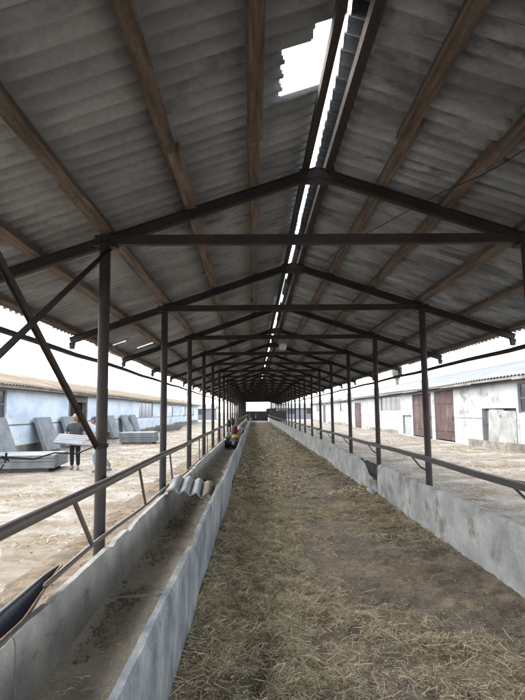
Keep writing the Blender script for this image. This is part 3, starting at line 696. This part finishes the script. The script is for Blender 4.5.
# leaning on the blue barn: base stands off the wall, long side along the wall
lean = [(20.9, 'grey ribbed slab leaning under the barred window of the blue barn'),
        (25.6, 'grey ribbed slab leaning on the blue wall between barred window and dark doorway'),
        (29.0, 'grey ribbed slab leaning beside the dark doorway, behind the person in the grey shirt'),
        (37.4, 'grey ribbed slab leaning just beyond the dark doorway, partly behind the first post'),
        (41.5, 'first of the two grey slabs leaning side by side past the doorway'),
        (44.3, 'second of the two grey slabs leaning side by side past the doorway')]
for i, (y, lab) in enumerate(lean):
    o = s0 if i == 0 else s0.copy()
    if i: COL.objects.link(o)
    ang = R(70)
    # local y runs up the wall, local z outwards (+X)
    M3 = Matrix(((0, -math.cos(ang), math.sin(ang)), (1, 0, 0), (0, math.sin(ang), math.cos(ang)))).to_4x4()
    M3.translation = (-10.1 + .12 + .8 * math.cos(ang) , y, .8 * math.sin(ang) - .03 + .0)
    o.matrix_world = M3
    tag(o, lab, 'slab', 'slabs leaning on the blue barn')
def pallet(loc, rz, L, W, label):
    t = thing('pallet', loc, label, 'pallet', 'pallets under the slabs'); t.rotation_euler = (0, 0, rz)
    for y in (-W / 2 + .06, 0, W / 2 - .06):
        mb = MB(); mb.box((-L / 2, y - .05, .0), (L / 2, y + .05, .09)); o = mb.build('bearer', M['pallet'], None); o.parent = t
    for k in range(6):
        x = -L / 2 + .06 + (L - .12) * k / 5; mb = MB(); mb.box((x - .06, -W / 2, .09), (x + .06, W / 2, .115)); o = mb.build('board', M['pallet'], None); o.parent = t
def stack(cx, cy, rz, n, L, W, T, where):
    z = .115 - .055
    nm = ['bottom slab', 'second slab from the bottom', 'third slab from the bottom', 'fourth slab from the bottom', 'top slab']
    src = slab_mb(L, W, T, 8).build('concrete_slab', M['slab'])
    for k in range(n):
        o = src if k == 0 else src.copy()
        if k: COL.objects.link(o)
        o.location = (cx + random.uniform(-.04, .04), cy + random.uniform(-.04, .04), z); o.rotation_euler = (0, 0, rz + random.uniform(-.02, .02)); z += T + .003
        tag(o, ('top slab' if k == n - 1 else nm[k]) + ' of the ' + where, 'slab', 'slabs stacked on the ' + where.split(' stack')[0] + ' pallet')
    return src
pallet((-7.55, 17.35, -.055), .10, 2.5, 1.5, 'pale timber pallet under the nearer stack of slabs')
stack(-7.55, 17.35, .10, 4, 2.9, 1.75, .095, 'nearer stack of grey slabs in the left yard')
pallet((-6.55, 31.2, -.055), .04, 1.7, 1.5, 'pale timber pallet under the farther stack of slabs')
stack(-6.55, 31.2, .04, 4, 1.95, 1.6, .13, 'farther stack of grey slabs in the left yard')
car = slab_mb(1.30, .42, .06, 5).build('concrete_slab', M['slabpale'])
car.location = (-5.40, 16.70, .86); car.rotation_euler = (R(38), R(4), R(-10))
tag(car, 'pale thin slab carried level between the two people in the left yard', 'slab')
# far pile by the blue barn
pl = thing('timber_pile', (-8.2, 52, 0), 'low dark heap of old timber near the far blue barn wall', 'timber pile')
mb = MB()
for k in range(9):
    a = random.uniform(-.3, .3); mb.bar((-9.2 + random.uniform(-.2, .4), 49.5 + k * .55, .08 + .1 * (k % 3)), (-7.2 + random.uniform(-.3, .3), 50 + k * .55 + a, .1 + .1 * (k % 3)), .14, .12)
mb.build('beam', M['fascia'], pl)

# ------------------------------------------------------------------ things in and around the trough
def sheet(name, waves, pw, L, amp, material, th=.008):
    n = int(waves * 12) + 1; y = np.linspace(-L / 2, L / 2, 7); x = np.linspace(0, waves * pw, n); X, Y = np.meshgrid(x, y)
    Z = amp * np.cos(X / pw * 2 * np.pi + math.pi) + .006 * np.sin(Y * 3); X = X - waves * pw / 2
    X = X + .01 * np.sin(Y * 9) * 0
    o = grid_mesh(name, X, Y, Z, material); s = o.modifiers.new('thickness', 'SOLIDIFY'); s.thickness = th; s.offset = 1; return o
o = sheet('corrugated_sheet', 3.4, .16, 1.0, .026, M['greyslate'], .012); o.location = (-.96, 8.1, .61); o.rotation_euler = (R(4), R(12), R(4))
tag(o, 'short piece of grey corrugated roofing laid across the left feed trough', 'roofing sheet')
o = sheet('corrugated_sheet', 1.05, .16, .85, .026, M['brownslate'], .012); o.location = (-.655, 7.98, .572); o.rotation_euler = (R(4), R(12), R(4))
tag(o, 'narrow brown strip of corrugated roofing on the trough beside the grey piece', 'roofing sheet')
mb = MB(); mb.box((-.045, -.17, 0), (.045, .17, .03)); o = mb.build('plank_offcut', M['slabpale']); o.location = (-.74, 13.6, .17); o.rotation_euler = (0.1, 0, .25); bevel(o, .006)
tag(o, 'pale offcut lying in the left trough', 'offcut')

def lump(name, loc, sc, material, seed, label, cat, rot=(0, 0, 0), sub=3):
    bm = bmesh.new(); bmesh.ops.create_icosphere(bm, subdivisions=sub, radius=1)
    for v in bm.verts:
        d = 1 + .16 * math.sin(v.co.x * 13 + v.co.y * 9 + seed) * math.sin(v.co.z * 11 + seed * 2) + .45 * (float(fbm(np.array(v.co.x * 1.7 + seed), np.array(v.co.y * 1.7 + v.co.z * 1.3), seed)) - .5) + .12 * math.sin(v.co.x * 7 + seed) * math.sin(v.co.z * 6)
        v.co *= d; v.co.x *= sc[0]; v.co.y *= sc[1]; v.co.z = max(v.co.z, -.8) * sc[2]
    for f in bm.faces: f.smooth = True
    me = bpy.data.meshes.new(name); bm.to_mesh(me); bm.free(); me.materials.append(material)
    o = bpy.data.objects.new(name, me); COL.objects.link(o); o.location = loc; o.rotation_euler = rot; return tag(o, label, cat)
# heap of bags and clothes in the trough
lump('sack', (-.95, 24.3, .36), (0.272, 0.440, 0.272), M['greybag'], 3, 'grey sack lying under the red jacket in the left trough', 'sack')
lump('jacket', (-.86, 24.0, .86), (0.160, 0.224, 0.176), M['red'], 5, 'crumpled red jacket on top of the grey sack in the trough', 'jacket')
lump('bin_bag', (-1.16, 23.5, .34), (0.120, 0.240, 0.240), M['blackbag'], 7, 'black bag wedged against the outer trough wall', 'bag')
lump('bin_bag', (-.80, 23.35, .26), (0.176, 0.160, 0.176), M['blackbag'], 9, 'black bag in front of the yellow one in the trough', 'bag')
lump('bag', (-.79, 23.6, .60), (0.176, 0.176, 0.104), M['yellow'], 11, 'bright yellow bag in front of the red jacket', 'bag')
lump('bag', (-.65, 24.6, .80), (0.088, 0.200, 0.160), M['slabpale'], 13, 'pale bag beside the red jacket on the passage side', 'bag')
lump('bag', (-1.18, 24.2, .62), (0.096, 0.320, 0.176), M['slabpale'], 14, 'pale bag heaped on the outer trough wall', 'bag')
lump('jacket', (-1.19, 30.0, 1.12), (0.096, 0.240, 0.224), M['blackcloth'], 15, 'dark jacket hung over the pipe rail beyond the red one', 'jacket')
lump('jacket', (-1.2, 25.6, 1.12), (0.096, 0.176, 0.176), M['blackcloth'], 17, 'dark jacket hung over the pipe rail just behind the red one', 'jacket')
lump('sack', (-.85, 34, .5), (0.224, 0.720, 0.256), M['greybag'], 19, 'far grey sack filling the left trough', 'sack')

# dark half pipe lying outside the trough
gu = thing('steel_gutter', (-1.38, 2.8, 0), 'blue-black steel gutter with rusty rim lying along the outer wall of the left trough', 'gutter')
vs = []; n = 14; yy_ = np.linspace(1.75, 3.95, 30); fs = []
for j, y in enumerate(yy_):
    k_ = np.clip((3.95 - y) / .75, .03, 1); far = np.clip((y - 3.1) / .65, 0, 1)
    a_ = Vector((-1.375 - .055 * k_, y, .575 + .05 * far)); b_ = Vector((-1.355 + .055 * k_, y, .61 - .075 * k_ + .02 * far))
    for k in range(n + 1):
        t = k / n; p = a_.lerp(b_, t); p.z -= .13 * k_ * math.sin(math.pi * t) ** .7; vs.append(p)
for j in range(29):
    for k in range(n): fs.append((j * (n + 1) + k, (j + 1) * (n + 1) + k, (j + 1) * (n + 1) + k + 1, j * (n + 1) + k + 1))
mb = MB(); mb.add(vs, fs); g = mb.build('channel', M['gutter'], gu, smooth=True); so_ = g.modifiers.new('thickness', 'SOLIDIFY'); so_.thickness = .005; so_.offset = -1
mb = MB(); mb.tube([vs[j * (n + 1) + n] for j in range(30)], .007, 6); mb.build('rim', M['rust'], gu, smooth=True)
mb = MB(); mb.tube([vs[j * (n + 1)] for j in range(0, 30)], .007, 6); mb.build('rim', M['slabpale'], gu, smooth=True)

# wires and the lamp
mb = MB(); pts = [(-1.43, Y0, 1.385), (-1.42, 4.4, 1.36), (-1.41, 3.9, 1.405), (-1.40, 3.5, 1.395), (-1.4, 3.1, 1.44), (-1.4, 2.4, 1.47), (-1.4, frames[1] + .02, 1.5)]
mb.tube(pts, .006, 6)
for a in range(6):
    p = Vector((-1.4, 3.1 + random.uniform(-.04, .04), 1.43 + random.uniform(-.03, .03))); q = p + Vector((random.uniform(-.03, .03), random.uniform(-.04, .04), random.uniform(-.03, .04))); mb.tube([p, q], .007, 5)
o = mb.build('wire', M['steel']); tag(o, 'thin knotted dark wire strung from the first left post', 'wire')
mb = MB(); z_ = lambda x, y: zroof(abs(x - XM)) + .03
P_ = [(1.98, 3.2), (1.84, 3.8), (1.79, 4.02), (1.66, 4.56), (1.41, 5.74), (1.2, 6.47), (1.0, 7.6)]
mb.tube([(x, y, zroof(x - XM) + .0 - .03 - .04 * math.sin(i * 1.1)) for i, (x, y) in enumerate(P_)], .004, 5)
o = mb.build('cable', M['blackcloth']); tag(o, 'thin black cable hanging loosely under the right roof slope', 'cable')
lp = thing('pendant_lamp', (.63, 11.54, 3.2), 'small white glass lamp hanging from a tie beam under the ridge', 'lamp')
mb = MB(); mb.tube([(.63, 11.54, 3.235), (.63, 11.54, 3.19)], .02, 8); mb.lathe((.63, 11.54, 3.13), [(.045, 0), (.05, .05), (.03, .07)], 12); mb.build('lamp_holder', M['frame'], lp)
mb = MB(); mb.lathe((.63, 11.54, 3.0), [(.02, -.02), (.06, .0), (.085, .05), (.08, .10), (.05, .132)], 14); mb.build('lamp_shade', M['lampwhite'], lp, smooth=True)

# ------------------------------------------------------------------ people
def skin(joints, edges, sub=1):
    me = bpy.data.meshes.new('s'); names = list(joints)
    me.from_pydata([joints[n][0] for n in names], [(names.index(a), names.index(b)) for a, b in edges], [])
    o = bpy.data.objects.new('s', me); COL.objects.link(o); mo = o.modifiers.new('skin', 'SKIN'); mo.use_smooth_shade = True
    for i, n in enumerate(names):
        r = joints[n][1]; r = r if isinstance(r, tuple) else (r, r); me.skin_vertices[0].data[i].radius = r; me.skin_vertices[0].data[i].use_root = (i == 0)
    if sub: s = o.modifiers.new('sub', 'SUBSURF'); s.levels = sub; s.render_levels = sub
    bpy.context.view_layer.update(); dg = bpy.context.evaluated_depsgraph_get(); e = o.evaluated_get(dg); r = e.to_mesh()
    vs = [v.co.copy() for v in r.vertices]; fs = [tuple(p.vertices) for p in r.polygons]; e.to_mesh_clear()
    bpy.data.objects.remove(o); bpy.data.meshes.remove(me); return vs, fs
def head_mb(mb, c, yaw):                           # face towards local -y, then turned by yaw
    c = Vector(c); Rz = Matrix.Rotation(yaw, 3, 'Z'); vs = []; fs = []; nu, nv = 20, 14
    for j in range(nv + 1):
        th = math.pi * j / nv
        for i in range(nu):
            ph = 2 * math.pi * i / nu; x = math.sin(th) * math.cos(ph); y = math.sin(th) * math.sin(ph); z = math.cos(th)
            k = 1 - .28 * max(0, -z) ** 1.3; X = .076 * x * k; Y = .096 * y * (1 - .10 * max(0, -z)); Z = .118 * z
            if y < 0: Y -= .012 * math.exp(-((z + .55) / .25) ** 2) * (-y); Y -= .022 * math.exp(-((x / .18) ** 2 + ((z + .12) / .2) ** 2)); Y += .008 * math.exp(-(((abs(x) - .38) / .16) ** 2 + ((z - .08) / .12) ** 2))
            vs.append(c + Rz @ Vector((X, Y, Z)))
    for j in range(nv):
        for i in range(nu): fs.append((j * nu + i, j * nu + (i + 1) % nu, (j + 1) * nu + (i + 1) % nu, (j + 1) * nu + i))
    mb.cur = 0; mb.add(vs, [tuple(reversed(f)) for f in fs])
    for s_ in (-1, 1):
        mb.cur = 0; mb.tube([c + Rz @ Vector((s_ * .072, .0, .02)), c + Rz @ Vector((s_ * .088, .012, .012)), c + Rz @ Vector((s_ * .078, .006, -.03))], [.012, .02, .008], 8)
        mb.cur = 1; e = c + Rz @ Vector((s_ * .03, -.083, .008)); mb.tube([e + Rz @ Vector((-.011, 0, 0)), e, e + Rz @ Vector((.011, 0, 0))], [.002, .007, .002], 6)
    mb.cur = 1; l = c + Rz @ Vector((0, -.093, -.06)); mb.tube([l + Rz @ Vector((-.022, .006, 0)), l, l + Rz @ Vector((.022, .006, 0))], [.002, .005, .002], 6)
    mb.cur = 0
def hand_mb(mb, wrist, d, side, down):             # palm + five curled fingers; d = hand direction, side = towards the thumb
    wv = Vector(wrist); d = Vector(d).normalized(); s = Vector(side); s = (s - d * s.dot(d)).normalized(); nrm = Vector(down); nrm = (nrm - d * nrm.dot(d) - s * nrm.dot(s)).normalized()
    v, f = skin({'w': (wv, (.026, .02)), 'p': (wv + d * .05, (.038, .015)), 'k': (wv + d * .09, (.040, .013))}, [('w', 'p'), ('p', 'k')]); mb.add(v, f)
    for k, ln in enumerate((.072, .080, .075, .06)):
        b = wv + d * .082 + s * (.030 - .020 * k); p1 = b + d * ln * .45 + nrm * .006; p2 = p1 + (d * .6 + nrm * .8) * ln * .33; p3 = p2 + (d * .1 + nrm) * ln * .26
        mb.tube([b, p1, p2, p3], [.0095, .009, .0085, .006], 7)
    b = wv + d * .03 + s * .028; mb.tube([b, b + (s * .7 + d * .7) * .035, b + (s * .45 + d * .8 + nrm * .4) * .065], [.012, .011, .007], 7)
def person(loc, face, label, j, shirt, trous, cap_m, shoe_m, sleeve, capdir):
    t = thing('person', loc, label, 'person'); L0 = Vector(loc); Rz = Matrix.Rotation(face, 3, 'Z')
    J = {k: (L0 + Rz @ Vector(p), r) for k, (p, r) in j.items()}
    body_e = [('pelvis', 'belly'), ('belly', 'chest'), ('chest', 'neck'), ('neck', 'skull')]
    for s_ in 'lr': body_e += [('chest', 'sh' + s_), ('sh' + s_, 'el' + s_), ('el' + s_, 'wr' + s_), ('pelvis', 'hip' + s_), ('hip' + s_, 'kn' + s_), ('kn' + s_, 'an' + s_)]
    mb = MB(); v, f = skin({k: ((J[k][0], tuple(x * .82 for x in J[k][1])) if k in ('chest', 'belly') else J[k]) for k in J if k not in ('toel', 'toer', 'head')}, body_e); mb.add(v, f)
    head_mb(mb, J['head'][0], face + capdir)
    for s_, sg in (('l', 1), ('r', -1)):
        w_, e_ = J['wr' + s_][0], J['el' + s_][0]; hand_mb(mb, w_ - (w_ - e_).normalized() * .01, (w_ - e_), Rz @ Vector((-sg, -.6, 0)), Rz @ Vector((-sg * .3, -.8, -.4)))
    mb.build('body', [M['skin'], M['eye']], t, smooth=True)
    def grow(k, a): p, r = J[k]; r = r if isinstance(r, tuple) else (r, r); return (p, tuple(x + a for x in r))
    S_ = {k: grow(k, .03) for k in ('pelvis', 'belly', 'chest', 'shl', 'shr')}; S_['hem'] = (J['pelvis'][0] + Vector((0, 0, -.03)), (.155, .115)); ed = [('hem', 'pelvis'), ('pelvis', 'belly'), ('belly', 'chest')]
    S_['collar'] = (J['chest'][0].lerp(J['neck'][0], .8), (.085, .085)); ed.append(('chest', 'collar'))
    for s_ in 'lr':
        S_['sl' + s_] = (J['sh' + s_][0].lerp(J['el' + s_][0], sleeve), .072); ed += [('chest', 'sh' + s_), ('sh' + s_, 'sl' + s_)]
    S2 = {'belly': S_['belly']}; S2.update(S_); v, f = skin(S2, ed); mb = MB(); mb.add(v, f); mb.build('shirt', shirt, t, smooth=True)
    T_ = {k: grow(k, .012) for k in ('pelvis', 'hipl', 'hipr', 'knl', 'knr', 'anl', 'anr')}; T_['pelvis'] = (J['pelvis'][0], (.15, .105)); ed = []
    for s_ in 'lr': T_['an' + s_] = (J['an' + s_][0] + Vector((0, 0, .03)), .062); ed += [('pelvis', 'hip' + s_), ('hip' + s_, 'kn' + s_), ('kn' + s_, 'an' + s_)]
    v, f = skin(T_, ed); mb = MB(); mb.add(v, f); mb.build('trousers', trous, t, smooth=True)
    for s_ in 'lr':
        a = J['an' + s_][0]; b = J['toe' + s_][0]; a0 = Vector((a.x, a.y, b.z)); d = (b - a0)
        v, f = skin({'h': (a0 - d * .35 + Vector((0, 0, .015)), (.036, .04)), 'm': (a0 + d * .2 + Vector((0, 0, .02)), (.042, .048)), 't': (a0 + d + Vector((0, 0, .0)), (.04, .03))}, [('h', 'm'), ('m', 't')]); mb = MB(); mb.add(v, f); mb.build('shoe', shoe_m, t, smooth=True)
    hc = J['head'][0]; Rc = Matrix.Rotation(face + capdir, 3, 'Z'); mb = MB(); vs = []; fs = []; n = 18
    for q in range(6):
        th = math.pi / 2 * q / 5 * .96
        for i in range(n): ph = 2 * math.pi * i / n; vs.append(hc + Rc @ Vector((.086 * math.cos(ph) * math.cos(th), .106 * math.sin(ph) * math.cos(th) + .004, .035 + .092 * math.sin(th))))
    for q in range(5):
        for i in range(n): fs.append((q * n + i, q * n + (i + 1) % n, (q + 1) * n + (i + 1) % n, (q + 1) * n + i))
    fs.append(tuple(5 * n + i for i in range(n))); mb.add(vs, fs)
    vs = [hc + Rc @ Vector((.075 * math.cos(a), -.085 - .045 * math.sin(a) ** .8 if q < 2 else 0, .04 + dz - .02 * math.sin(a))) for q, dz in ((0, 0), (1, .008)) for a in np.linspace(0.02, math.pi - .02, 9)]
    fs = [tuple(range(9)), tuple(range(17, 8, -1))] + [(i, 9 + i, 10 + i, i + 1) for i in range(8)] + [(8, 17, 9, 0)]
    mb.add(vs, fs); mb.build('cap', cap_m, t, smooth=True)
    mb = MB(); vs = []; fs = []
    for q in range(5):
        z = .04 - .085 * q / 4
        for i in range(11): ph = math.pi * (-.12 + 1.24 * i / 10); vs.append(hc + Rc @ Vector((.081 * math.cos(ph) * (1 - .05 * q), .101 * math.sin(ph) * (1 - .06 * q) + .004, z)))
    for q in range(4):
        for i in range(10): fs.append((q * 11 + i, (q + 1) * 11 + i, (q + 1) * 11 + i + 1, q * 11 + i + 1))
    mb.add(vs, fs); h = mb.build('hair', M['hair'], t, smooth=True); s = h.modifiers.new('thickness', 'SOLIDIFY'); s.thickness = .012; s.offset = 0
    return t
# local frame: faces -y; l = +x
jA = dict(pelvis=((0, 0, .93), (.145, .10)), belly=((0, 0, 1.10), (.145, .10)), chest=((0, -.01, 1.32), (.155, .105)), neck=((0, .0, 1.47), .052), skull=((0, -.015, 1.57), .06), head=((0, -.025, 1.60), .1),
          shl=((.19, 0, 1.38), .062), ell=((.29, -.02, 1.12), .044), wrl=((.33, -.21, .93), .029), shr=((-.19, 0, 1.38), .062), elr=((-.29, -.02, 1.12), .044), wrr=((-.33, -.21, .93), .029),
          hipl=((.09, 0, .86), .088), knl=((.095, -.02, .48), .062), anl=((.10, .02, .09), .042), toel=((.12, -.15, .035), .03),
          hipr=((-.09, 0, .86), .088), knr=((-.085, -.03, .48), .062), anr=((-.08, .0, .09), .042), toer=((-.09, -.17, .035), .03))
person((-5.58, 17.15, -.055), 0.05, 'person in dark grey T-shirt, black trousers and tan cap holding a pale slab', jA, M['greyshirt'], M['blackcloth'], M['tancap'], M['shoe'], .85, 0)
jB = dict(pelvis=((0, .02, .90), (.135, .10)), belly=((0, -.01, 1.06), (.135, .10)), chest=((0, -.07, 1.27), (.15, .10)), neck=((0, -.11, 1.42), .05), skull=((0, -.15, 1.50), .06), head=((0, -.17, 1.525), .1),
          shl=((.17, -.08, 1.32), .06), ell=((.24, -.12, 1.05), .043), wrl=((.19, -.36, .95), .028), shr=((-.17, -.08, 1.32), .06), elr=((-.25, -.14, 1.06), .043), wrr=((-.19, -.37, .95), .028),
          hipl=((.09, .02, .83), .085), knl=((.10, -.16, .48), .06), anl=((.10, -.06, .09), .042), toel=((.11, -.22, .035), .03),
          hipr=((-.09, .02, .83), .085), knr=((-.09, .08, .45), .06), anr=((-.09, .33, .12), .042), toer=((-.10, .19, .045), .03))
person((-4.60, 16.35, -.055), R(-72), 'person in pale shirt, blue cap and light jeans stooping to hold the slab', jB, M['paleshirt'], M['palejeans'], M['bluecap'], M['shoe'], .8, R(25))
for o in list(bpy.data.objects):
    if '_o' in o: del o['_o']
